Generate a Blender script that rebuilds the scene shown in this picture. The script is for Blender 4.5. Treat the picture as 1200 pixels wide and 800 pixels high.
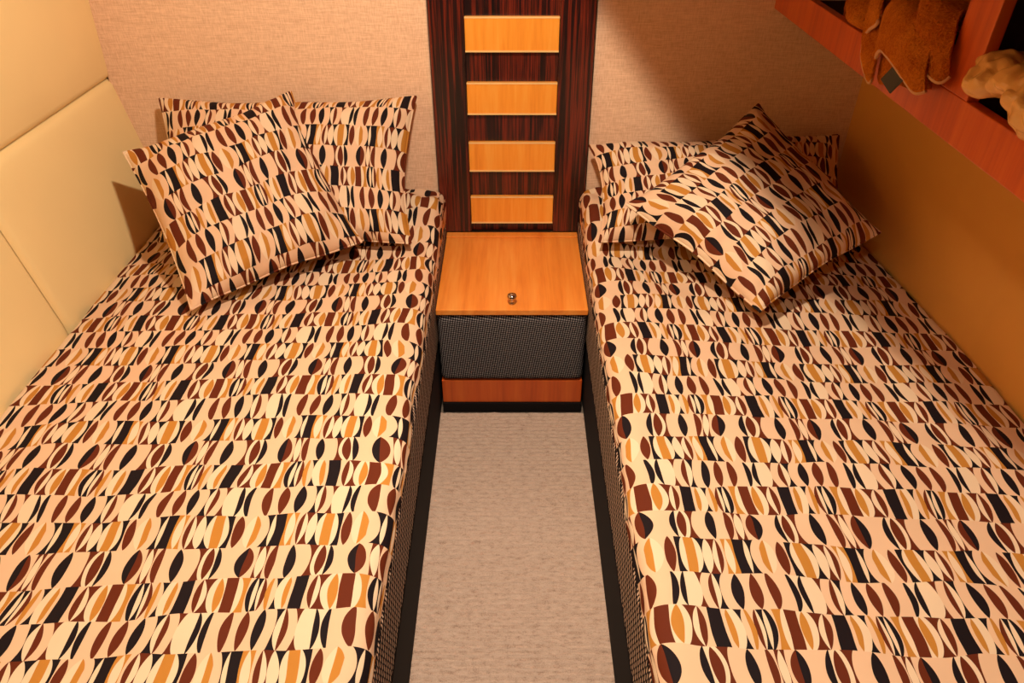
import bpy, bmesh, math, random
from mathutils import Vector, noise
random.seed(7)
for o in list(bpy.data.objects): bpy.data.objects.remove(o)
SC = bpy.context.scene
COL = SC.collection

# ---------------------------------------------------------------- camera, world, exposure
cam_d = bpy.data.cameras.new('camera'); cam = bpy.data.objects.new('camera', cam_d); COL.objects.link(cam)
cam.location = (0, 0, 1.6)
cam.rotation_euler = (math.radians(90 - 36.5), 0, 0)
cam_d.sensor_width = 36.0; cam_d.lens = 851 / 1200 * 36.0
cam_d.clip_start = 0.02
SC.camera = cam
world = bpy.data.worlds.new('world'); SC.world = world; world.use_nodes = True
world.node_tree.nodes['Background'].inputs[0].default_value = (1.0, 0.72, 0.45, 1)
world.node_tree.nodes['Background'].inputs[1].default_value = 0.15
SC.view_settings.view_transform = 'Standard'; SC.view_settings.look = 'None'
SC.view_settings.gamma = 1.0; SC.view_settings.use_curve_mapping = False
SC.view_settings.exposure = -0.02
CEIL = 2.05
LIGHT_COL = (1.0, 0.865, 0.71)
# ceiling lamps: x, y, direction, watts, half angle in degrees, blend, place
DOWNLIGHTS = [(-0.10, 0.05, (0.10, 0.05, -1.0), 48, 55, 0.25, 'nearest the doorway'),
              (-0.05, 1.08, (-1.12, -0.28, -1.0), 140, 85.6, 0.05, 'over the middle of the aisle, tilted towards the cream wall')]

# ---------------------------------------------------------------- helpers
def srgb(r, g, b):
    f = lambda c: (c / 12.92 if c <= 0.04045 else ((c + 0.055) / 1.055) ** 2.4)
    return (f(r / 255), f(g / 255), f(b / 255), 1)

def tag(o, label=None, cat=None, group=None, kind=None):
    if label: o['label'] = label
    if cat: o['category'] = cat
    if group: o['group'] = group
    if kind: o['kind'] = kind
    return o

def mesh_obj(name, verts, faces, mat, parent=None, smooth=False, uvs=None):
    me = bpy.data.meshes.new(name)
    me.from_pydata([tuple(v) for v in verts], [], faces)
    me.update()
    if smooth: me.polygons.foreach_set('use_smooth', [True] * len(me.polygons))
    if uvs is not None:
        ul = me.uv_layers.new(name='UVMap')
        for l in me.loops: ul.data[l.index].uv = uvs[l.vertex_index]
    o = bpy.data.objects.new(name, me); COL.objects.link(o)
    if mat: me.materials.append(mat)
    if parent: o.parent = parent; o.matrix_parent_inverse = parent.matrix_world.inverted()
    return o

def bm_obj(name, bm, mat, parent=None, smooth=False):
    bmesh.ops.recalc_face_normals(bm, faces=bm.faces)
    me = bpy.data.meshes.new(name); bm.to_mesh(me); bm.free()
    if smooth: me.polygons.foreach_set('use_smooth', [True] * len(me.polygons))
    o = bpy.data.objects.new(name, me); COL.objects.link(o)
    if mat: me.materials.append(mat)
    if parent: o.parent = parent; o.matrix_parent_inverse = parent.matrix_world.inverted()
    return o

def box(name, lo, hi, mat, parent=None, bev=0.0, seg=2):
    bm = bmesh.new(); bmesh.ops.create_cube(bm, size=1)
    for v in bm.verts:
        v.co = Vector([(lo[i] + hi[i]) / 2 + v.co[i] * (hi[i] - lo[i]) for i in range(3)])
    if bev > 0:
        bmesh.ops.bevel(bm, geom=list(bm.edges), offset=bev, segments=seg, profile=0.5, affect='EDGES')
    return bm_obj(name, bm, mat, parent, smooth=False)

def prism(name, poly, z0, z1, mat, parent=None, bev=0.0, seg=2, smooth=False):
    bm = bmesh.new()
    a = [bm.verts.new((x, y, z0)) for x, y in poly]; b = [bm.verts.new((x, y, z1)) for x, y in poly]
    bm.faces.new(a); bm.faces.new(b)
    n = len(poly)
    for i in range(n): bm.faces.new((a[i], a[(i + 1) % n], b[(i + 1) % n], b[i]))
    if bev: bmesh.ops.bevel(bm, geom=list(bm.edges), offset=bev, segments=seg, profile=0.5, affect='EDGES')
    return bm_obj(name, bm, mat, parent, smooth)

def empty(name, loc):
    o = bpy.data.objects.new(name, None); COL.objects.link(o); o.location = loc
    o.empty_display_size = 0.05
    bpy.context.view_layer.update()
    return o

def grid_faces(nu, nv, off=0, flip=False):
    f = []
    for j in range(nv - 1):
        for i in range(nu - 1):
            a = off + j * nu + i
            q = (a, a + 1, a + nu + 1, a + nu)
            f.append(q[::-1] if flip else q)
    return f

def tube(name, pts, r, mat, parent=None, n=8, closed=False, uv=None):
    pts = [Vector(p) for p in pts]; V = []; F = []; U = []
    m = len(pts)
    for i, p in enumerate(pts):
        t = (pts[(i + 1) % m] - pts[i - 1]) if closed or 0 < i < m - 1 else (pts[min(i + 1, m - 1)] - pts[max(i - 1, 0)])
        t.normalize()
        a = t.cross(Vector((0.13, 0.21, 0.97)))
        if a.length < 1e-3: a = t.cross(Vector((1, 0, 0)))
        a.normalize(); b = t.cross(a)
        for k in range(n):
            q = 2 * math.pi * k / n
            V.append(p + r * (math.cos(q) * a + math.sin(q) * b))
            U.append(uv[i] if uv else (0, 0))
    for i in range(m if closed else m - 1):
        for k in range(n):
            j = (i + 1) % m
            F.append((i * n + k, i * n + (k + 1) % n, j * n + (k + 1) % n, j * n + k))
    if not closed:
        F.append(tuple(range(n))[::-1]); F.append(tuple((m - 1) * n + k for k in range(n)))
    return mesh_obj(name, V, F, mat, parent, True, U)

def lathe(name, prof, mat, parent=None, n=32, loc=(0, 0, 0), rot=None):
    V = []; F = []
    for r, z in prof:
        for k in range(n):
            q = 2 * math.pi * k / n
            p = Vector((r * math.cos(q), r * math.sin(q), z))
            if rot: p = rot @ p
            V.append(p + Vector(loc))
    for i in range(len(prof) - 1):
        for k in range(n):
            F.append((i * n + k, i * n + (k + 1) % n, (i + 1) * n + (k + 1) % n, (i + 1) * n + k))
    F.append(tuple(range(n))[::-1]); F.append(tuple((len(prof) - 1) * n + k for k in range(n)))
    return mesh_obj(name, V, F, mat, parent, True)

def sstep(a, b, x):
    t = min(1, max(0, (x - a) / (b - a))); return t * t * (3 - 2 * t)

# ---------------------------------------------------------------- materials
class NT:
    def __init__(s, name):
        s.m = bpy.data.materials.new(name); s.m.use_nodes = True
        s.t = s.m.node_tree; s.n = s.t.nodes; s.l = s.t.links
        s.b = s.n['Principled BSDF']
    def node(s, ty, **kw):
        n = s.n.new(ty)
        for k, v in kw.items(): setattr(n, k, v)
        return n
    def put(s, sock, v):
        if isinstance(v, bpy.types.NodeSocket): s.l.new(v, sock)
        else: sock.default_value = v
    def math(s, op, a, b=None, c=None):
        n = s.n.new('ShaderNodeMath'); n.operation = op
        for i, v in enumerate((a, b, c)):
            if v is not None: s.put(n.inputs[i], v)
        return n.outputs[0]
    def mix(s, f, a, b):
        n = s.n.new('ShaderNodeMix'); n.data_type = 'RGBA'
        s.put(n.inputs[0], f); s.put(n.inputs[6], a); s.put(n.inputs[7], b)
        return n.outputs[2]
    def coord(s, which='Object', scale=(1, 1, 1), rot=(0, 0, 0)):
        tc = s.n.new('ShaderNodeTexCoord'); mp = s.n.new('ShaderNodeMapping')
        mp.inputs['Scale'].default_value = scale; mp.inputs['Rotation'].default_value = rot
        s.l.new(tc.outputs[which], mp.inputs[0]); return mp.outputs[0]
    def noise(s, vec, scale, detail=3, rough=0.5, dist=0):
        n = s.n.new('ShaderNodeTexNoise'); s.l.new(vec, n.inputs['Vector'])
        n.inputs['Scale'].default_value = scale; n.inputs['Detail'].default_value = detail
        n.inputs['Roughness'].default_value = rough; n.inputs['Distortion'].default_value = dist
        return n.outputs[0]
    def ramp(s, fac, stops, interp='LINEAR'):
        n = s.n.new('ShaderNodeValToRGB'); s.l.new(fac, n.inputs[0]); r = n.color_ramp; r.interpolation = interp
        while len(r.elements) < len(stops): r.elements.new(0.5)
        for e, (p, c) in zip(r.elements, stops): e.position = p; e.color = c
        return n.outputs[0]
    def bump(s, h, strength=0.3, dist=0.002):
        n = s.n.new('ShaderNodeBump'); n.inputs['Strength'].default_value = strength
        n.inputs['Distance'].default_value = dist
        s.put(n.inputs['Height'], h); s.l.new(n.outputs[0], s.b.inputs['Normal'])
    def fin(s, col, rough=0.6, spec=0.5, **kw):
        s.put(s.b.inputs['Base Color'], col); s.put(s.b.inputs['Roughness'], rough)
        s.b.inputs['Specular IOR Level'].default_value = spec
        for k, v in kw.items(): s.b.inputs[k.replace('_', ' ')].default_value = v
        return s.m

def plain(name, c, rough=0.6, spec=0.5, **kw):
    k = NT(name); v = k.coord()
    f = k.noise(v, 9, 3)
    return k.fin(k.ramp(f, [(0.3, tuple(x * 0.93 for x in c[:3]) + (1,)), (0.7, c)]), rough, spec, **kw)

# printed fabric: four rows of curved cells; each boundary is (position, bulge, colour to its right)
C, L, M, N, K = 'C', 'L', 'M', 'N', 'K'
ROWS = [
 # row with black bar, brown bar and black oval
 (0.0, [(-.06, 0, K), (.06, 0, C), (.14, -.05, N), (.14, .005, L), (.14, .05, N), (.262, -.055, L), (.30, -.035, M), (.30, .037, L),
        (.345, 0, N), (.445, 0, L), (.465, .03, M), (.545, -.012, C), (.588, -.045, K), (.607, -.017, L), (.607, .02, K), (.66, -.02, L),
        (.663, .006, N), (.668, .04, C), (.735, -.026, M), (.75, .0, C), (.765, .032, K), (.835, -.038, L), (.89, -.028, M), (.89, .03, C)]),
 # pale row with brown and black leaves
 (-.255, [(0, -.044, K), (0, .044, C), (.105, .035, K), (.19, -.042, L), (.195, .003, N), (.20, .047, C), (.283, .037, N),
          (.36, -.04, L), (.455, 0, K), (.462, .042, L), (.555, -.037, K), (.572, 0, C), (.72, -.048, N), (.737, .015, C),
          (.86, -.044, N), (.86, .044, C)]),
 # row with mustard oval
 (-.374, [(-.135, .05, K), (-.048, -.024, L), (-.048, .016, K), (.055, 0, M), (.11, -.035, L), (.112, .034, M), (.165, -.012, C),
          (.22, -.045, N), (.22, 0, L), (.22, .045, N), (.318, -.045, L), (.318, .045, K), (.42, -.05, L), (.432, -.005, M), (.515, .005, L),
          (.525, .045, K), (.60, 0, C), (.655, -.043, N), (.655, .043, C), (.775, -.065, L), (.778, .0, M), (.78, .06, C)]),
 # pale row with two-tone leaf
 (-.174, [(0, -.047, K), (0, .047, C), (.15, .035, N), (.25, -.045, L), (.287, -.045, N), (.287, .04, L), (.342, 0, K), (.348, .052, C),
          (.61, -.068, K), (.61, 0, N), (.61, .068, C), (.70, .006, N), (.742, -.032, L), (.742, .032, N), (.787, -.008, C),
          (.838, -.047, N), (.858, 0, C)]),
]
def print_fabric():
    k = NT('printed_cotton')
    cols = {C: srgb(230, 188, 150), L: srgb(234, 203, 166), M: srgb(192, 127, 50), N: srgb(100, 40, 17), K: srgb(27, 17, 19)}
    tc = k.node('ShaderNodeTexCoord'); uvn = tc.outputs['UV']
    w = k.node('ShaderNodeTexNoise'); k.l.new(uvn, w.inputs['Vector']); w.inputs['Scale'].default_value = 4.5; w.inputs['Detail'].default_value = 2
    sub = k.node('ShaderNodeVectorMath', operation='SUBTRACT'); k.l.new(w.outputs['Color'], sub.inputs[0]); sub.inputs[1].default_value = (.5, .5, .5)
    sc = k.node('ShaderNodeVectorMath', operation='SCALE'); k.l.new(sub.outputs[0], sc.inputs[0]); sc.inputs['Scale'].default_value = 0.04
    ad = k.node('ShaderNodeVectorMath', operation='ADD'); k.l.new(uvn, ad.inputs[0]); k.l.new(sc.outputs[0], ad.inputs[1])
    sp = k.node('ShaderNodeSeparateXYZ'); k.l.new(ad.outputs[0], sp.inputs[0])
    u = k.math('DIVIDE', sp.outputs[0], 0.2016); v = k.math('DIVIDE', sp.outputs[1], 0.0702)
    fv = k.math('FRACT', v); row = k.math('MODULO', k.math('FLOOR', v), 4.0)
    row = k.math('MODULO', k.math('ADD', row, 4.0), 4.0)
    t = k.math('MULTIPLY_ADD', fv, 2.0, -1.0)
    g = k.math('POWER', k.math('MAXIMUM', k.math('SUBTRACT', 1.0, k.math('MULTIPLY', t, t)), 0.0), 0.82)
    total = None
    for r, (off, bs) in enumerate(ROWS):
        start = bs[0][0] - 0.03 if bs[0][1] >= 0 else bs[0][0] + bs[0][1] - 0.003
        uu = k.math('ADD', k.math('FRACT', k.math('SUBTRACT', u, off + start)), start)
        col = cols[bs[-1][2]]
        for a, b, c in bs:
            e = k.math('MULTIPLY_ADD', g, -b * 1.06, uu) if b else uu
            col = k.mix(k.math('GREATER_THAN', e, a), col, cols[c])
        total = col if total is None else k.mix(k.math('COMPARE', row, float(r), 0.4), total, col)
    fine = k.noise(uvn, 900, 2, 0.6); soft = k.noise(uvn, 16, 3, 0.55)
    h = k.math('MULTIPLY_ADD', fine, 0.10, soft)
    k.bump(h, 0.22, 0.012)
    return k.fin(total, 0.75, 0.15, Sheen_Weight=0.0)

def wood(name, dark, mid, light, scale, rough=0.35, coat=0.3, spec=0.5):
    k = NT(name); v = k.coord('Object', scale)
    f = k.noise(v, 1.0, 5, 0.6, 0.4)
    v2 = k.coord('Object', tuple(s * 6 for s in scale)); f2 = k.noise(v2, 1.0, 2, 0.5)
    ff = k.math('MULTIPLY_ADD', f2, 0.22, k.math('MULTIPLY', f, 0.8))
    c = k.ramp(ff, [(0.28, dark), (0.5, mid), (0.74, light)])
    k.bump(f2, 0.05, 0.001)
    return k.fin(c, rough, spec, Coat_Weight=coat, Coat_Roughness=0.2)

def ebony():
    k = NT('striped_ebony_veneer'); v = k.coord('Object', (38, 38, 1.0)); f = k.noise(v, 1.0, 4, 0.6, 0.6)
    v2 = k.coord('Object', (150, 150, 2.0)); f2 = k.noise(v2, 1.0, 3, 0.6)
    ff = k.math('MULTIPLY_ADD', f2, 0.4, k.math('MULTIPLY', f, 0.6))
    c = k.ramp(ff, [(0.38, srgb(14, 5, 6)), (0.47, srgb(34, 9, 9)), (0.54, srgb(112, 34, 16)), (0.585, srgb(26, 8, 8)), (0.68, srgb(128, 46, 20))])
    return k.fin(c, 0.3, 0.5, Coat_Weight=0.3, Coat_Roughness=0.15)

def woven(name, dark, light, cell, thr=0.0, rot=0.6, vs=1.0):
    """two-thread weave: pale thread crossings on a dark ground, following the surface UVs in metres"""
    k = NT(name); tc = k.node('ShaderNodeTexCoord'); mp = k.node('ShaderNodeMapping'); k.l.new(tc.outputs['UV'], mp.inputs[0])
    mp.inputs['Rotation'].default_value = (0, 0, rot); mp.inputs['Scale'].default_value = (1, vs, 1)
    sp = k.node('ShaderNodeSeparateXYZ'); k.l.new(mp.outputs[0], sp.inputs[0])
    a = k.math('SINE', k.math('MULTIPLY', sp.outputs[0], 2 * math.pi / cell))
    b = k.math('SINE', k.math('MULTIPLY', sp.outputs[1], 2 * math.pi / cell))
    p = k.math('MULTIPLY', a, b)
    nz = k.noise(tc.outputs['UV'], 260, 3, 0.6)
    p2 = k.math('MULTIPLY_ADD', k.math('SUBTRACT', nz, 0.5), 1.2, p)
    c = k.ramp(k.math('MULTIPLY_ADD', p2, 0.5, 0.5), [(0.5 + thr, dark), (0.72 + thr, light)])
    k.bump(p2, 0.5, 0.002)
    return k.fin(c, 0.85, 0.2)

def cloth_wall(name, a, b):
    k = NT(name); v = k.coord('Object', (30, 30, 420)); f = k.noise(v, 1, 3, 0.6)
    v2 = k.coord('Object', (420, 420, 40)); f2 = k.noise(v2, 1, 2, 0.6)
    s = k.math('MULTIPLY_ADD', f2, 0.5, k.math('MULTIPLY', f, 0.5))
    k.bump(s, 0.35, 0.0015)
    return k.fin(k.ramp(s, [(0.35, a), (0.62, b)]), 0.8, 0.2)

def leather(name, c, rough=0.42):
    k = NT(name); v = k.coord('Object'); f = k.noise(v, 4, 3); f2 = k.noise(v, 420, 2, 0.6)
    k.bump(f2, 0.06, 0.001)
    return k.fin(k.ramp(f, [(0.3, tuple(x * 0.95 for x in c[:3]) + (1,)), (0.7, c)]), rough, 0.4)

def carpet_mat():
    k = NT('looped_carpet'); v = k.coord('Object', (42, 120, 1)); f = k.noise(v, 1, 4, 0.7)
    v2 = k.coord('Object'); f2 = k.noise(v2, 420, 2, 0.7)
    s = k.math('MULTIPLY_ADD', f2, 0.45, k.math('MULTIPLY', f, 0.55))
    k.bump(s, 0.9, 0.006)
    return k.fin(k.ramp(s, [(0.3, srgb(140, 110, 90)), (0.48, srgb(198, 168, 146)), (0.7, srgb(218, 190, 168))]), 0.95, 0.1, Sheen_Weight=0.15)

def terry(name, a, b):
    k = NT(name); v = k.coord('Object'); f = k.noise(v, 230, 3, 0.7); f2 = k.noise(v, 22, 3)
    s = k.math('MULTIPLY_ADD', f2, 0.4, k.math('MULTIPLY', f, 0.6))
    k.bump(f, 1.0, 0.012)
    return k.fin(k.ramp(s, [(0.35, a), (0.65, b)]), 0.95, 0.05)

MT = dict(
    fabric=print_fabric(),
    wall_cloth=cloth_wall('woven_wall_cloth', srgb(222, 176, 138), srgb(250, 210, 172)),
    cream=leather('cream_leather', srgb(253, 222, 156)),
    tan=leather('cream_leather_dim', srgb(234, 164, 74), 0.5),  # right wall's cream leather, its dim golden light put into the colour
    cherry=wood('cherry_veneer', srgb(224, 118, 34), srgb(242, 142, 50), srgb(250, 164, 72), (26, 1.6, 26)),
    maple=wood('amber_maple_veneer', srgb(232, 136, 38), srgb(248, 158, 50), srgb(252, 178, 74), (30, 30, 1.8)),
    edge_highlight=plain('pale_edge_highlight', srgb(250, 206, 134), 0.4),
    redwood=wood('red_cherry_veneer', srgb(176, 66, 14), srgb(204, 84, 20), srgb(220, 104, 30), (24, 24, 1.5)),
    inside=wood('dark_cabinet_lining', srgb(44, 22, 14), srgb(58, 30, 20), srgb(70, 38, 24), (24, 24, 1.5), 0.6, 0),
    ebony=ebony(),
    weave=woven('brown_basket_weave', srgb(20, 10, 9), srgb(226, 190, 160), 0.0125, 0.05, 0.6, 0.3),
    tweed=woven('charcoal_tweed', srgb(26, 24, 27), srgb(142, 132, 128), 0.010, -0.02, 0.95),
    black=plain('black_cloth', srgb(17, 11, 10), 0.85, 0.2),
    chrome=plain('brushed_chrome', srgb(196, 186, 172), 0.18, 0.5, Metallic=1.0),
    carpet=carpet_mat(),
    underlay=plain('grey_underlay', srgb(120, 104, 90), 0.9),
    ceiling=wood('walnut_ceiling_veneer', srgb(84, 44, 20), srgb(104, 54, 24), srgb(122, 66, 30), (24, 1.5, 24), 0.5, 0),
    towel=terry('orange_terry', srgb(206, 100, 20), srgb(250, 150, 44)),
    towel_brown=terry('brown_terry', srgb(190, 88, 18), srgb(232, 130, 36)),
    hem=plain('towel_hem', srgb(220, 160, 104), 0.8),
    tagcol=plain('care_tag_grey', srgb(62, 62, 54), 0.7),
    bag=plain('crinkled_tan_film', srgb(240, 180, 100), 0.22, 0.7),
)
k = NT('lamp_glow'); k.b.inputs['Emission Color'].default_value = LIGHT_COL + (1,); k.b.inputs['Emission Strength'].default_value = 6.0
MT['glow'] = k.fin(srgb(255, 240, 210), 0.5)

# ---------------------------------------------------------------- room shell
BACK = 2.286; FRONT = -0.62
def wall_r(y): # inner face of the right wall, slightly tapering towards the head of the bed
    return 1.158 - 0.008 * sstep(0.4, 1.4, y) - 0.066 * max(0, (y - 1.42) / (BACK - 1.42))
def wall_l(z):
    if z <= 0.47: return -1.163
    if z <= 0.916: return -1.163 - 0.079 * (z - 0.47) / 0.446
    return -1.242 + 0.055 * (z - 0.916)

fl = tag(box('floor', (-1.4, FRONT - 0.1, -0.06), (1.4, BACK + 0.1, -0.012), MT['underlay']), kind='structure')
def carpet():
    V = []; F = []
    def patch(x0, x1, y0, y1, res):
        nu = int((x1 - x0) / res) + 1; nv = int((y1 - y0) / res) + 1; off = len(V)
        for j in range(nv):
            y = y0 + (y1 - y0) * j / (nv - 1)
            for i in range(nu):
                x = x0 + (x1 - x0) * i / (nu - 1)
                w = y + 0.0025 * noise.noise((x * 22, y * 22, 0))
                ridge = math.sin(w * 2 * math.pi / 0.0165)
                z = 0.0046 * ridge * (0.35 + 1.5 * abs(noise.noise((x * 45, round(w / 0.0165) * 3.1, 1)))) + 0.0018 * noise.noise((x * 170, y * 230, 4))
                V.append((x, y, z - 0.004))
        F.extend(grid_faces(nu, nv, off))
    patch(-0.235, 0.235, 0.2, 1.776, 0.0042)
    patch(-1.16, 1.158, FRONT, 0.2, 0.015)
    return mesh_obj('carpet_pile', V, F, MT['carpet'], fl, True)
tag(carpet(), kind='stuff')
tag(box('ceiling', (-1.4, FRONT - 0.1, CEIL), (1.4, BACK + 0.1, CEIL + 0.05), MT['ceiling']), kind='structure')
wb = tag(box('wall_back', (-1.4, BACK + 0.012, 0), (1.4, BACK + 0.1, CEIL), MT['underlay']), kind='structure')
box('cloth_panel', (-1.248, BACK, 0.02), (-0.25, BACK + 0.02, CEIL), MT['wall_cloth'], wb, 0.004)
box('cloth_panel', (0.25, BACK, 0.02), (1.16, BACK + 0.02, CEIL), MT['wall_cloth'], wb, 0.004)
tag(box('wall_front', (-1.4, FRONT - 0.1, 0), (1.4, FRONT, CEIL), MT['ebony']), kind='structure')

# left wall: backing slab following the kink, padded panels on it
def wall_slab(name, poly, y0, y1, mat):
    V = [(x, y0, z) for x, z in poly] + [(x, y1, z) for x, z in poly]; n = len(poly)
    F = [tuple(range(n)), tuple(range(n, 2 * n))[::-1]] + [(i, i + n, (i + 1) % n + n, (i + 1) % n) for i in range(n)]
    return mesh_obj(name, V, F, mat)
B = 0.016
wl = tag(wall_slab('wall_left', [(-1.4, 0), (-1.163 - B, 0), (-1.163 - B, 0.47), (-1.242 - B, 0.916), (wall_l(CEIL) - B, CEIL), (-1.4, CEIL)], FRONT, BACK + 0.012, MT['cream']), kind='structure')
def padded(y0, y1, z0, z1, parent):
    ys = sorted(set([y0 + d for d in (0, .002, .006, .012, .022)] + [y1 - d for d in (0, .002, .006, .012, .022)] + [y0 + (y1 - y0) * i / 12 for i in range(1, 12)]))
    zs = sorted(set([z0 + d for d in (0, .002, .006, .012, .022)] + [z1 - d for d in (0, .002, .006, .012, .022)] + [z0 + (z1 - z0) * i / 12 for i in range(1, 12)]))
    def e(d): return 0.013 * (1 - max(0, 1 - d / 0.02) ** 2.2)
    V = []; U = []
    for z in zs:
        for y in ys:
            d = min(e(min(y - y0, y1 - y)), e(min(z - z0, z1 - z)))
            s = math.sin(math.pi * (y - y0) / (y1 - y0)) * math.sin(math.pi * (z - z0) / (z1 - z0))
            V.append((wall_l(z) - 0.013 + d + 0.004 * s, y, z)); U.append((y, z))
    return mesh_obj('padded_panel', V, grid_faces(len(ys), len(zs), 0, False), MT['cream'], parent, True, U)
padded(FRONT, BACK + 0.016, 0.918, CEIL, wl)
padded(1.562, BACK + 0.016, 0.30, 0.914, wl)
padded(FRONT, 1.558, 0.30, 0.914, wl)

# right wall
ys = [FRONT + (BACK + 0.012 - FRONT) * i / 24 for i in range(25)]
poly = [(wall_r(y), y) for y in ys] + [(1.4, BACK + 0.012), (1.4, FRONT)]
tag(prism('wall_right', poly, 0, CEIL, MT['tan']), kind='structure')

# ---------------------------------------------------------------- ceiling downlights
for x, y, aim, watts, half, blend, where in DOWNLIGHTS:
    t = tag(empty('ceiling_downlight', (x, y, CEIL)), 'round recessed ceiling downlight ' + where, 'light', 'ceiling downlights')
    lathe('trim_ring', [(0.034, -0.001), (0.034, -0.006), (0.045, -0.007), (0.05, -0.001)], MT['chrome'], t, 32, (x, y, CEIL))
    lathe('diffuser', [(0.004, -0.003), (0.033, -0.003), (0.033, -0.001), (0.004, -0.001)], MT['glow'], t, 32, (x, y, CEIL))
    ld = bpy.data.lights.new('downlight_lamp', 'SPOT'); ld.energy = watts; ld.color = LIGHT_COL
    ld.spot_size = math.radians(half * 2); ld.spot_blend = blend; ld.shadow_soft_size = 0.05
    lo = bpy.data.objects.new('downlight_lamp', ld); COL.objects.link(lo); lo.location = (x, y, CEIL - 0.012)
    lo.rotation_euler = Vector(aim).to_track_quat('-Z', 'Y').to_euler()
    lo.parent = t; lo.matrix_parent_inverse = t.matrix_world.inverted()

# ---------------------------------------------------------------- striped wall panel between the beds
wp = tag(empty('wall_panel', (0, BACK, 0.4)), 'dark striped wood wall panel with amber crosspieces above the nightstand', 'wall panel')
box('back_board', (-0.145, BACK - 0.006, 0.402), (0.145, BACK + 0.012, CEIL), MT['ebony'], wp)
for s in (-1, 1):
    xs = sorted((s * 0.141, s * 0.245))
    box('stile', (xs[0], BACK - 0.024, 0.402), (xs[1], BACK + 0.012, CEIL), MT['ebony'], wp, 0.002)
for i in range(-4, 4):
    z1 = 1.102 - 0.1895 * i
    sl = box('crosspiece', (-0.14, BACK - 0.021, z1 - 0.1), (0.14, BACK - 0.006, z1), MT['maple'], wp, 0.0025)
    for zz in (z1 - 0.0985, z1 - 0.0035):
        box('edge_highlight', (-0.14, BACK - 0.0225, zz - 0.0015), (0.14, BACK - 0.0205, zz + 0.0035), MT['edge_highlight'], sl)  # added strips: the highlight along the crosspiece edges as pale colour

# ---------------------------------------------------------------- nightstand
NF = 1.778; NT_Z = 0.40; HW = 0.226
ns = tag(empty('nightstand', (0, (NF + BACK) / 2, 0)), 'low cherry wood nightstand with charcoal tweed front between the two beds', 'nightstand')
box('carcass', (-HW + 0.012, NF + 0.035, 0.03), (HW - 0.012, BACK - 0.03, NT_Z - 0.02), MT['redwood'], ns)
lid = box('lid', (-HW, NF, NT_Z - 0.02), (HW, BACK - 0.062, NT_Z), MT['cherry'], ns, 0.003)
box('back_strip', (-HW, BACK - 0.059, NT_Z - 0.02), (HW, BACK - 0.026, NT_Z + 0.002), MT['cherry'], ns, 0.002)
lathe('knob', [(0.006, 0.0), (0.011, 0.001), (0.008, 0.004), (0.007, 0.014), (0.0125, 0.018), (0.0145, 0.024), (0.0125, 0.030), (0.006, 0.032)], MT['chrome'], lid, 24, (0.0, NF + 0.036, NT_Z))
# tweed pad: a bulging upholstered slab
def pad():
    nu, nv = 40, 30; V = []; U = []
    z0, z1 = 0.124, NT_Z - 0.022
    path = []
    prof = [(0.030, 0.0), (0.012, 0.0)]
    for j in range(nv):
        t = j / (nv - 1); z = z0 + (z1 - z0) * t
        e = min(t, 1 - t) * (z1 - z0)
        yb = NF + 0.004 + 0.016 * max(0, 1 - e / 0.02) ** 2
        for i in range(nu):
            x = -HW + 0.003 + (2 * HW - 0.006) * i / (nu - 1)
            ed = min(i, nu - 1 - i) / (nu - 1) * 2 * HW
            V.append((x, yb + 0.012 * max(0, 1 - ed / 0.015) ** 2 - 0.003 * math.sin(math.pi * t), z)); U.append((x, z))
    F = grid_faces(nu, nv)
    b = len(V)
    for (i, j) in ((0, 0), (nu - 1, 0), (nu - 1, nv - 1), (0, nv - 1)):
        p = V[j * nu + i]; V.append((p[0], NF + 0.034, p[2])); U.append((p[0], p[2]))
    bot = [i for i in range(nu)]; top = [(nv - 1) * nu + i for i in range(nu)]
    F.append(tuple([b, b + 1] + bot[::-1])); F.append(tuple([b + 2, b + 3] + top))
    F.append(tuple([b + 3, b] + [j * nu for j in range(nv)])); F.append(tuple([b + 1, b + 2] + [j * nu + nu - 1 for j in range(nv - 1, -1, -1)]))
    F.append((b + 3, b + 2, b + 1, b))
    return mesh_obj('front_pad', V, F, MT['tweed'], ns, True, U)
tag(pad(), 'charcoal tweed upholstered front')
box('lower_panel', (-HW + 0.002, NF + 0.010, 0.031), (HW - 0.002, NF + 0.034, 0.122), MT['redwood'], ns, 0.002)
box('plinth', (-HW + 0.001, NF + 0.004, -0.004), (HW - 0.001, NF + 0.034, 0.030), MT['black'], ns)

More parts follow.
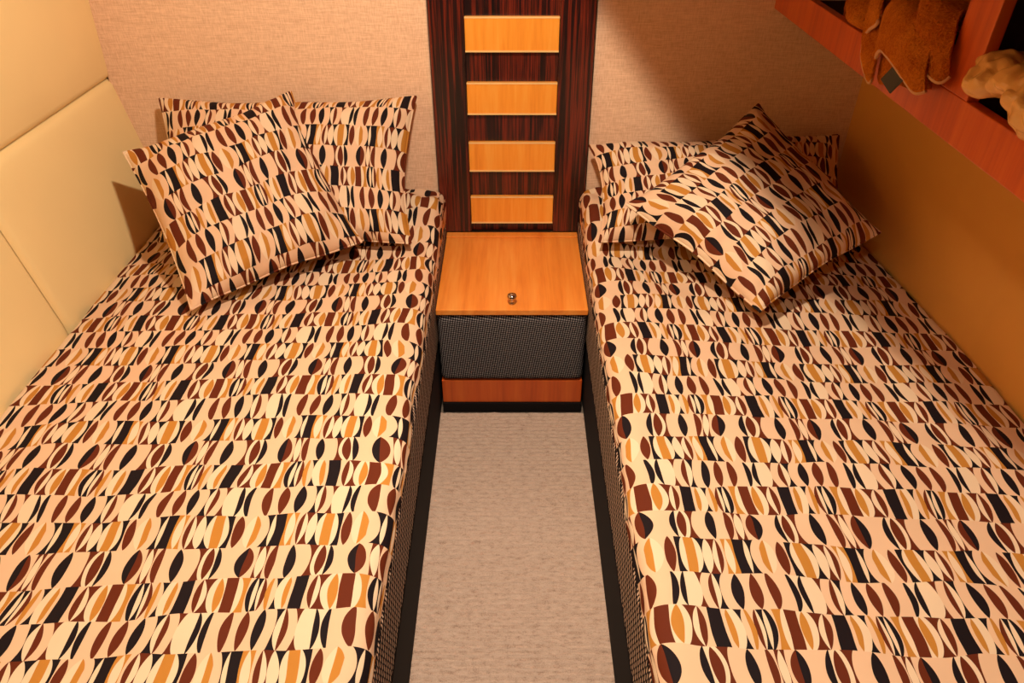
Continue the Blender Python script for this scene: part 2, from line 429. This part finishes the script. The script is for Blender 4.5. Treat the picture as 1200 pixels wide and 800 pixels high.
# ---------------------------------------------------------------- beds and bedspreads
BED0 = 0.26; BTOP = 0.484
def outer(side, y): return (wall_r(y) - 0.004) if side > 0 else 1.158
def round_rect_slab(name, side, z0, z1, inset, r, mat, parent):
    """upholstered slab whose wall side follows the wall; UVs in metres around the section"""
    nv = 60; V = []; U = []; 
    sec_n = None
    for j in range(nv + 1):
        y = BED0 + inset + (BACK - 0.006 - BED0 - inset) * j / nv
        xo = outer(side, y) - inset; xi = 0.2285 + inset
        sec = []
        for cx, cz, a0 in ((xi + r, z0 + r, 180), (xi + r, z1 - r, 90)):
            arc = [(cx + r * math.cos(math.radians(a)), cz + r * math.sin(math.radians(a))) for a in ([270, 240, 210, 180] if a0 == 180 else [180, 150, 120, 90])]
            sec += arc
            if a0 == 180: sec += [(xi, z0 + r + (z1 - z0 - 2 * r) * q / 6) for q in range(1, 6)]
        sec += [(xo, z1), (xo, z0)]
        d = 0
        for q, (x, z) in enumerate(sec):
            if q: d += math.hypot(x - sec[q - 1][0], z - sec[q - 1][1])
            V.append((side * x, y, z)); U.append((y, d))
        sec_n = len(sec)
    F = []
    for j in range(nv):
        for q in range(sec_n):
            a = j * sec_n + q; b = j * sec_n + (q + 1) % sec_n
            f = (a, b, b + sec_n, a + sec_n); F.append(f if side < 0 else f[::-1])
    e0 = tuple(range(sec_n)); e1 = tuple(nv * sec_n + q for q in range(sec_n))
    F.append(e0[::-1] if side < 0 else e0); F.append(e1 if side < 0 else e1[::-1])
    o = mesh_obj(name, V, F, mat, parent, False, U)
    return o

def bed(side, label):
    t = tag(empty('single_bed', (side * 0.69, (BED0 + BACK) / 2, 0)), label, 'bed', 'twin beds')
    round_rect_slab('base', side, 0.0, 0.235, 0.004, 0.006, MT['black'], t)  # black base, made taller so its colour carries the side's lower shade
    round_rect_slab('mattress', side, 0.235, 0.466, 0.0, 0.03, MT['weave'], t)
    return t
bed(-1, 'single bed with dark woven side against the cream padded wall')
bed(1, 'single bed with dark woven side under the overhead shelf')

def cover(side, label):
    na, nb = 118, 230
    V = []; U = []
    for j in range(nb):
        y = BED0 - 0.012 + (BACK - 0.012 - BED0 + 0.012) * j / (nb - 1)
        xo = outer(side, y) - 0.006
        wav = 0.007 * noise.noise((y * 5.0, side * 3.1, 0)) + 0.003 * noise.noise((y * 17, side * 5.7, 2))
        hem = 0.012 + 0.008 * noise.noise((y * 4.1, side * 9.0, 5))
        lump = sstep(1.93, 2.16, y)
        for i in range(na):
            s = i / (na - 1)
            # across: wall tuck -> top -> rounded aisle edge -> short hem
            if s < 0.04:
                q = s / 0.04; x = xo + 0.001; z = BTOP - 0.022 * (1 - q)
            elif s < 0.86:
                q = (s - 0.04) / 0.82; x = xo + (0.285 - xo) * q; z = BTOP
            elif s < 0.95:
                q = (s - 0.86) / 0.09; a = q * math.pi / 2
                x = 0.285 - (0.046 + wav) * math.sin(a); z = BTOP - 0.024 * (1 - math.cos(a))
            else:
                q = (s - 0.95) / 0.05; x = 0.239 - wav - 0.004 * q; z = BTOP - 0.024 - hem * q
            ax = x
            if s >= 0.04:
                top = 1 if s < 0.9 else max(0, 1 - (s - 0.9) / 0.1)
                edge = sstep(0, 0.12, xo - ax + 0.0001)
                n1 = noise.noise((ax * 3.2, y * 3.2, side * 2)) * 0.010 + noise.noise((ax * 7 + y * 4, y * 9, side * 4)) * 0.006
                rr = noise.ridged_multi_fractal(Vector((ax * 3.5, y * 6.0, side * 7)), 0.9, 2.0, 3, 0.9, 2.0)
                z += (n1 + 0.0028 * (rr - 1.0) + 0.007) * (0.25 + 0.75 * edge) * (0.3 + 0.7 * top)
                lf = sstep(0.74, 0.42, ax)
                pk = 0.018 * noise.noise((ax * 19, y * 15, side * 11)) * lf * lump
                z += lump * lf * (0.074 * (top ** 0.6) + pk) * (1 - 0.35 * sstep(BACK - 0.05, BACK, y))
                if s > 0.86: x -= lump * 0.006 * math.sin((s - 0.86) / 0.14 * math.pi)
            V.append((side * x, y, z))
            dist = (xo - ax) if s < 0.86 else (xo - 0.285) + (0.055 * (s - 0.86) / 0.09 if s < 0.95 else 0.055 + (s - 0.95) / 0.05 * 0.02)
            X = side * (xo - dist)
            if side < 0: U.append(((X + 0.370), (1.072 - y + 0.045 * (X + 0.37))))
            else: U.append((-(X - 0.3456), (y - 0.657 + 0.05 * (X - 0.3456))))
    F = grid_faces(na, nb, 0, side < 0)
    o = mesh_obj('bedspread', V, F, MT['fabric'], None, True, U)
    sm = o.modifiers.new('thickness', 'SOLIDIFY'); sm.thickness = 0.006; sm.offset = -1
    tag(o, label, 'bedspread', 'printed bedspreads')
    return o
cover(-1, 'brown and mustard leaf print bedspread on the bed beside the cream wall')
cover(1, 'brown and mustard leaf print bedspread on the bed under the overhead shelf')

# ---------------------------------------------------------------- pillows
def pillow(name, label, c00, c10, c01, c11, Tf, Tb, pu, pv, seed, group, pinch=0.05, cat='pillow', uv0=(0, 0), sag=0.0):
    """c00..c11 corners (u right, v down in the print); front bulges Tf, back Tb; pu, pv print size in metres"""
    n = 56
    c00, c10, c01, c11 = map(Vector, (c00, c10, c01, c11))
    mid = (c00 + c10 + c01 + c11) / 4
    nrm0 = (c10 - c00 + c11 - c01).cross(c01 - c00 + c11 - c10).normalized()
    if nrm0.dot(Vector((0, 0, 1.6)) - mid + Vector((0, 0, 0.4))) < 0: nrm0 = -nrm0
    def P(u, v):
        a = 2 * u - 1; b = 2 * v - 1
        uu = 0.5 + a / 2 * (1 - pinch * (1 - b * b)); vv = 0.5 + b / 2 * (1 - pinch * (1 - a * a))
        p = (c00 * (1 - uu) + c10 * uu) * (1 - vv) + (c01 * (1 - uu) + c11 * uu) * vv
        return p - nrm0 * sag * (1 - a * a) * (1 - b * b)
    def th(u, v):
        a = abs(2 * u - 1); b = abs(2 * v - 1)
        return ((1 - a ** 3.2) * (1 - b ** 3.2)) ** 0.56
    V = []; U = []; F = []
    for sgn, T in ((1, Tf), (-1, Tb)):
        off = len(V)
        for j in range(n):
            for i in range(n):
                u = i / (n - 1); v = j / (n - 1)
                # denser towards the edges
                u = 0.5 - 0.5 * math.cos(math.pi * u) if True else u
                v = 0.5 - 0.5 * math.cos(math.pi * v)
                w = th(u, v)
                p = P(u, v)
                e = min(u, 1 - u, v, 1 - v)
                k = noise.noise((u * 4 + seed, v * 4, sgn)) * 0.013 + noise.noise((u * 11 + seed, v * 11, sgn * 2)) * 0.006
                k += 0.012 * noise.noise(((u + v) * 11 + seed, (u - v) * 4, 3)) * max(0, 1 - e * 5) * min(1, e * 18)
                V.append(p + nrm0 * (sgn * T * w + k * min(1, w * 1.6) + (0.006 * math.sin((u * 13 + v * 11) + seed) * (1 - w))))
                U.append((uv0[0] + u * pu, uv0[1] + v * pv))
        F += grid_faces(n, n, off, sgn > 0)
    # orientation: make the front face outward
    a, b, c = V[F[0][0]], V[F[0][1]], V[F[0][2]]
    mi = (n // 2) * (n - 1) + n // 2
    f = F[mi]; nn = (V[f[1]] - V[f[0]]).cross(V[f[2]] - V[f[0]])
    if nn.dot(nrm0) < 0: F = [q[::-1] for q in F]
    t = tag(empty(name, (mid.x, mid.y, min(v.z for v in V))), label, cat, group)
    ob = mesh_obj('case', V, F, MT['fabric'], t, True, U)
    bm = bmesh.new(); bm.from_mesh(ob.data); bmesh.ops.remove_doubles(bm, verts=bm.verts, dist=1e-5); bm.to_mesh(ob.data); bm.free()
    rim = []; ruv = []
    m = 36
    for q in range(4 * m):
        sd, r = divmod(q, m); r = 0.5 - 0.5 * math.cos(math.pi * r / m)
        u, v = [(r, 0), (1, r), (1 - r, 1), (0, 1 - r)][sd]
        rim.append(P(u, v) + nrm0 * 0.006 * math.sin(u * 13 + v * 11 + seed)); ruv.append((uv0[0] + u * pu, uv0[1] + v * pv))
    tube('piped_seam', rim, 0.0035, MT['fabric'], t, 6, True, ruv)
    return t

pillow('bed_pillow', 'wide printed pillow leaning on the cloth wall of the bed beside the cream wall',
       (-1.08, 2.235, 0.87), (-0.295, 2.25, 0.872), (-1.06, 1.93, 0.545), (-0.305, 1.935, 0.535), 0.075, 0.05, 0.80, 0.50, 1.3, 'wide bed pillows', 0.075, uv0=(0.03, 0.02))
pillow('bed_pillow', 'wide printed pillow slumped on the bed under the overhead shelf, against the cloth wall',
       (0.245, 2.215, 0.735), (1.03, 2.225, 0.765), (0.262, 1.93, 0.545), (1.03, 1.93, 0.545), 0.085, 0.05, 0.80, 0.46, 5.1, 'wide bed pillows', 0.075, uv0=(0.10, 0.07))
pillow('square_cushion', 'square printed cushion tilted on the wide pillow beside the cream wall',
       (-1.085, 1.944, 0.815), (-0.672, 2.225, 0.895), (-0.847, 1.592, 0.525), (-0.444, 1.895, 0.56), 0.09, 0.04, 0.50, 0.50, 2.2, 'square cushions', 0.06, 'cushion', (0.05, 0.01))
pillow('square_cushion', 'square printed cushion standing on one corner, partly shaded by the overhead shelf',
       (1.0, 1.764, 0.66), (0.637, 1.546, 0.55), (0.727, 2.14, 0.885), (0.324, 1.884, 0.685), 0.09, 0.04, 0.50, 0.50, 8.4, 'square cushions', 0.06, 'cushion', (0.02, 0.03))

# ---------------------------------------------------------------- overhead shelf cabinet
XF = 0.776; Z0 = 1.12; Z1 = 1.196
oc = tag(empty('overhead_shelf', (0.97, 1.2, Z0)), 'red cherry overhead shelf cabinet with open compartments above the right bed', 'shelf')
box('bottom_rail', (XF - 0.01, 0.05, Z0), (XF + 0.012, BACK - 0.001, Z1), MT['redwood'], oc, 0.002)
def shelf_board(name, z0, z1, mat):
    yy = [0.05 + (BACK - 0.052) * i / 12 for i in range(13)]
    return prism(name, [(XF + 0.012, 0.05)] + [(XF + 0.012, yy[-1])] + [(wall_r(y) - 0.002, y) for y in yy[::-1]], z0, z1, mat, oc)
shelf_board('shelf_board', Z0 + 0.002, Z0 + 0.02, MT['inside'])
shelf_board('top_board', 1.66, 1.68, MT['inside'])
box('top_rail', (XF - 0.01, 0.05, 1.60), (XF + 0.012, BACK - 0.001, CEIL), MT['redwood'], oc, 0.002)
for y0, y1 in ((0.05, 0.14), (1.225, 1.315), (2.19, BACK - 0.001)):
    box('stile', (XF - 0.01, y0, Z1), (XF + 0.012, y1, 1.60), MT['redwood'], oc, 0.002)
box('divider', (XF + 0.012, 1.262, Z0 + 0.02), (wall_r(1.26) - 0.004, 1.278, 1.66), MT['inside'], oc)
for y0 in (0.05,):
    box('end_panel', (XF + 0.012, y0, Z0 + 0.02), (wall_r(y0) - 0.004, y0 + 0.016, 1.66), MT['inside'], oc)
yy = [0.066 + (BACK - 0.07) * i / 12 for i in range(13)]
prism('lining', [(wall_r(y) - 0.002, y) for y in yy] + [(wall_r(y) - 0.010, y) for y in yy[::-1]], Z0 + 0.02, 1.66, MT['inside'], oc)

# ---------------------------------------------------------------- towels
def catmull(P, n):
    P = [Vector(p) for p in P]; out = []
    for i in range(len(P) - 1):
        p0 = P[max(i - 1, 0)]; p1 = P[i]; p2 = P[i + 1]; p3 = P[min(i + 2, len(P) - 1)]
        for k in range(n):
            t = k / n
            out.append(0.5 * ((2 * p1) + (p2 - p0) * t + (2 * p0 - 5 * p1 + 4 * p2 - p3) * t * t + (3 * p1 - p0 - 3 * p2 + p3) * t ** 3))
    out.append(P[-1]); return out

def draped(name, label, hem, mat, lift, seed):
    """a folded towel: its hem curve hangs in front of the rail, the cloth runs up over the rail and into the shelf"""
    H = catmull(hem, 7); rows = 26; V = []; F = []
    nu = len(H)
    for j in range(rows):
        t = j / (rows - 1)
        for i, p in enumerate(H):
            zt = max(p.z + lift, 1.225)
            yi = 1.334 + max(0.0, p.y - 1.27) * 0.92          # clear of the stile once inside the compartment
            ctl = [p, Vector((p.x + 0.002, p.y * 0.6 + yi * 0.4, p.z * 0.4 + zt * 0.6)), Vector((p.x + 0.03, yi, zt + 0.012)), Vector((p.x + 0.13, yi + 0.01, zt + 0.016)), Vector((p.x + 0.25, yi + 0.015, zt + 0.012))]
            f = t * 4; a = min(int(f), 3); u = f - a
            p0 = ctl[max(a - 1, 0)]; p1 = ctl[a]; p2 = ctl[a + 1]; p3 = ctl[min(a + 2, 4)]
            q = 0.5 * ((2 * p1) + (p2 - p0) * u + (2 * p0 - 5 * p1 + 4 * p2 - p3) * u * u + (3 * p1 - p0 - 3 * p2 + p3) * u ** 3)
            d = noise.noise(q * 26 + Vector((seed, 0, 0))) * 0.005 + noise.noise(q * 110) * 0.0012
            V.append(q + Vector((-d, 0, d)))
    F = grid_faces(nu, rows)
    t = tag(empty(name, tuple(H[nu // 2] + Vector((0.1, 0, 0)))), label, 'towel', 'towels on the overhead shelf')
    o = mesh_obj('cloth', V, F, mat, t, True)
    s = o.modifiers.new('thickness', 'SOLIDIFY'); s.thickness = 0.007; s.offset = 0
    tube('hem', V[:nu], 0.0042, MT['hem'], t, 6)
    return t

tw = draped('terry_towel', 'orange terry towel folded over the shelf rail with a dark care tag',
       [(.752, 1.600, 1.285), (.738, 1.555, 1.250), (.738, 1.604, 1.208), (.735, 1.566, 1.160), (.738, 1.512, 1.137), (.742, 1.530, 1.175),
        (.728, 1.499, 1.210), (.718, 1.424, 1.210), (.717, 1.352, 1.196), (.720, 1.305, 1.185), (.728, 1.290, 1.195)], MT['towel'], 0.075, 1.0)
# fold's under layer against the rail; inner shade is in its browner colour
und = catmull([(.757, 1.535, 1.205), (.757, 1.515, 1.142), (.752, 1.45, 1.160), (.750, 1.38, 1.170), (.752, 1.315, 1.188)], 6)
V = []
for j in range(9):
    for p in und:
        t = j / 8; zt = 1.222
        V.append(Vector((p.x + 0.10 * max(0, t - 0.6) / 0.4, p.y + 0.02 * t, p.z + (zt - p.z) * min(1, t / 0.6) + 0.003 * noise.noise(p * 40))))
uo = mesh_obj('under_layer', V, grid_faces(len(und), 9), MT['towel_brown'], tw, True)
sm = uo.modifiers.new('thickness', 'SOLIDIFY'); sm.thickness = 0.007; sm.offset = 1
v = [Vector(p) for p in ((.722, 1.415, 1.200), (.712, 1.346, 1.195), (.712, 1.377, 1.162), (.722, 1.447, 1.167))]
nn = (v[1] - v[0]).cross(v[3] - v[0]).normalized() * 0.0012
o = mesh_obj('care_tag', [p - nn for p in v] + [p + nn for p in v], [(0, 1, 2, 3), (7, 6, 5, 4), (0, 4, 5, 1), (1, 5, 6, 2), (2, 6, 7, 3), (3, 7, 4, 0)], MT['tagcol'], tw)
tag(o, 'dark grey square care tag')
draped('terry_towel', 'brown terry towel lying beside the cabinet stile, over the folded orange towel',
       [(.752, 1.420, 1.262), (.735, 1.385, 1.245), (.732, 1.335, 1.225), (.738, 1.285, 1.212), (.752, 1.275, 1.225)], MT['towel_brown'], 0.085, 4.0)

def folded(name, label, c, axis, rx, rz, ln, mat, seed):
    """towel folded into a soft pad: rounded section swept into the shelf, closed by a rounded fold in front"""
    ax = Vector(axis).normalized(); a = ax.cross(Vector((0, 0, 1))).normalized(); b = a.cross(ax)
    n = 48; rows = 40; V = []
    for j in range(rows):
        t = j / (rows - 1)
        k = math.sqrt(max(0.0004, 1 - (1 - min(1, t / 0.22)) ** 2))
        for i in range(n):
            th = 2 * math.pi * i / n; cs, sn = math.cos(th), math.sin(th)
            x = rx * math.copysign(abs(cs) ** 0.7, cs) * k; z = rz * math.copysign(abs(sn) ** 0.7, sn) * k
            groove = 1 - 0.16 * math.exp(-((sn + 0.1) / 0.10) ** 2)       # the gap between the two folded layers
            p = Vector(c) + ax * ln * t + a * x * groove + b * z
            V.append(p + Vector((-1, 0.4, 0.6)) * (0.006 * noise.noise(p * 28 + Vector((seed, 0, 0))) + 0.0015 * noise.noise(p * 120)))
    F = [(j * n + i, j * n + (i + 1) % n, (j + 1) * n + (i + 1) % n, (j + 1) * n + i) for j in range(rows - 1) for i in range(n)]
    F.append(tuple(range(n))[::-1]); F.append(tuple((rows - 1) * n + i for i in range(n)))
    return tag(mesh_obj(name, V, F, mat, None, True), label, 'towel', 'towels on the overhead shelf')
folded('folded_towel', 'small orange towel folded into a pad, poking over the rail behind the tagged towel', (.728, 1.690, 1.238), (1, 0.12, 0.03), 0.052, 0.040, 0.28, MT['towel'], 3)
folded('folded_towel', 'folded brown towel deepest in the shelf, closest to the cloth wall', (.80, 1.86, 1.195), (1, 0.05, 0), 0.07, 0.05, 0.2, MT['towel_brown'], 6)

# ---------------------------------------------------------------- crumpled bag in the nearer compartment
def bag():
    bm = bmesh.new()
    for c, s in (((.80, 1.13, 1.262), (.07, .125, .03)), ((.755, 1.168, 1.245), (.035, .05, .026)), ((.768, 1.04, 1.246), (.05, .07, .040)), ((.90, 1.08, 1.235), (.10, .11, .075))):
        g = bmesh.ops.create_icosphere(bm, subdivisions=4, radius=1)
        for v in g['verts']: v.co = Vector((c[0] + v.co.x * s[0], c[1] + v.co.y * s[1], c[2] + v.co.z * s[2]))
    me = bpy.data.meshes.new('crumpled_bag'); bm.to_mesh(me); bm.free()
    o = bpy.data.objects.new('crumpled_bag', me); COL.objects.link(o); me.materials.append(MT['bag'])
    r = o.modifiers.new('join', 'REMESH'); r.mode = 'VOXEL'; r.voxel_size = 0.004; r.use_smooth_shade = False
    tx = bpy.data.textures.new('crumple', 'VORONOI'); tx.noise_scale = 0.055
    d = o.modifiers.new('crumple', 'DISPLACE'); d.texture = tx; d.texture_coords = 'OBJECT' if False else 'LOCAL'; d.strength = -0.018; d.mid_level = 0.35
    t2 = bpy.data.textures.new('crinkle', 'STUCCI'); t2.noise_scale = 0.022; t2.turbulence = 12
    d2 = o.modifiers.new('crinkle', 'DISPLACE'); d2.texture = t2; d2.texture_coords = 'LOCAL'; d2.strength = 0.012; d2.mid_level = 0.5
    return tag(o, 'crumpled tan plastic bag spilling over the rail of the nearer shelf compartment', 'bag')
bag()
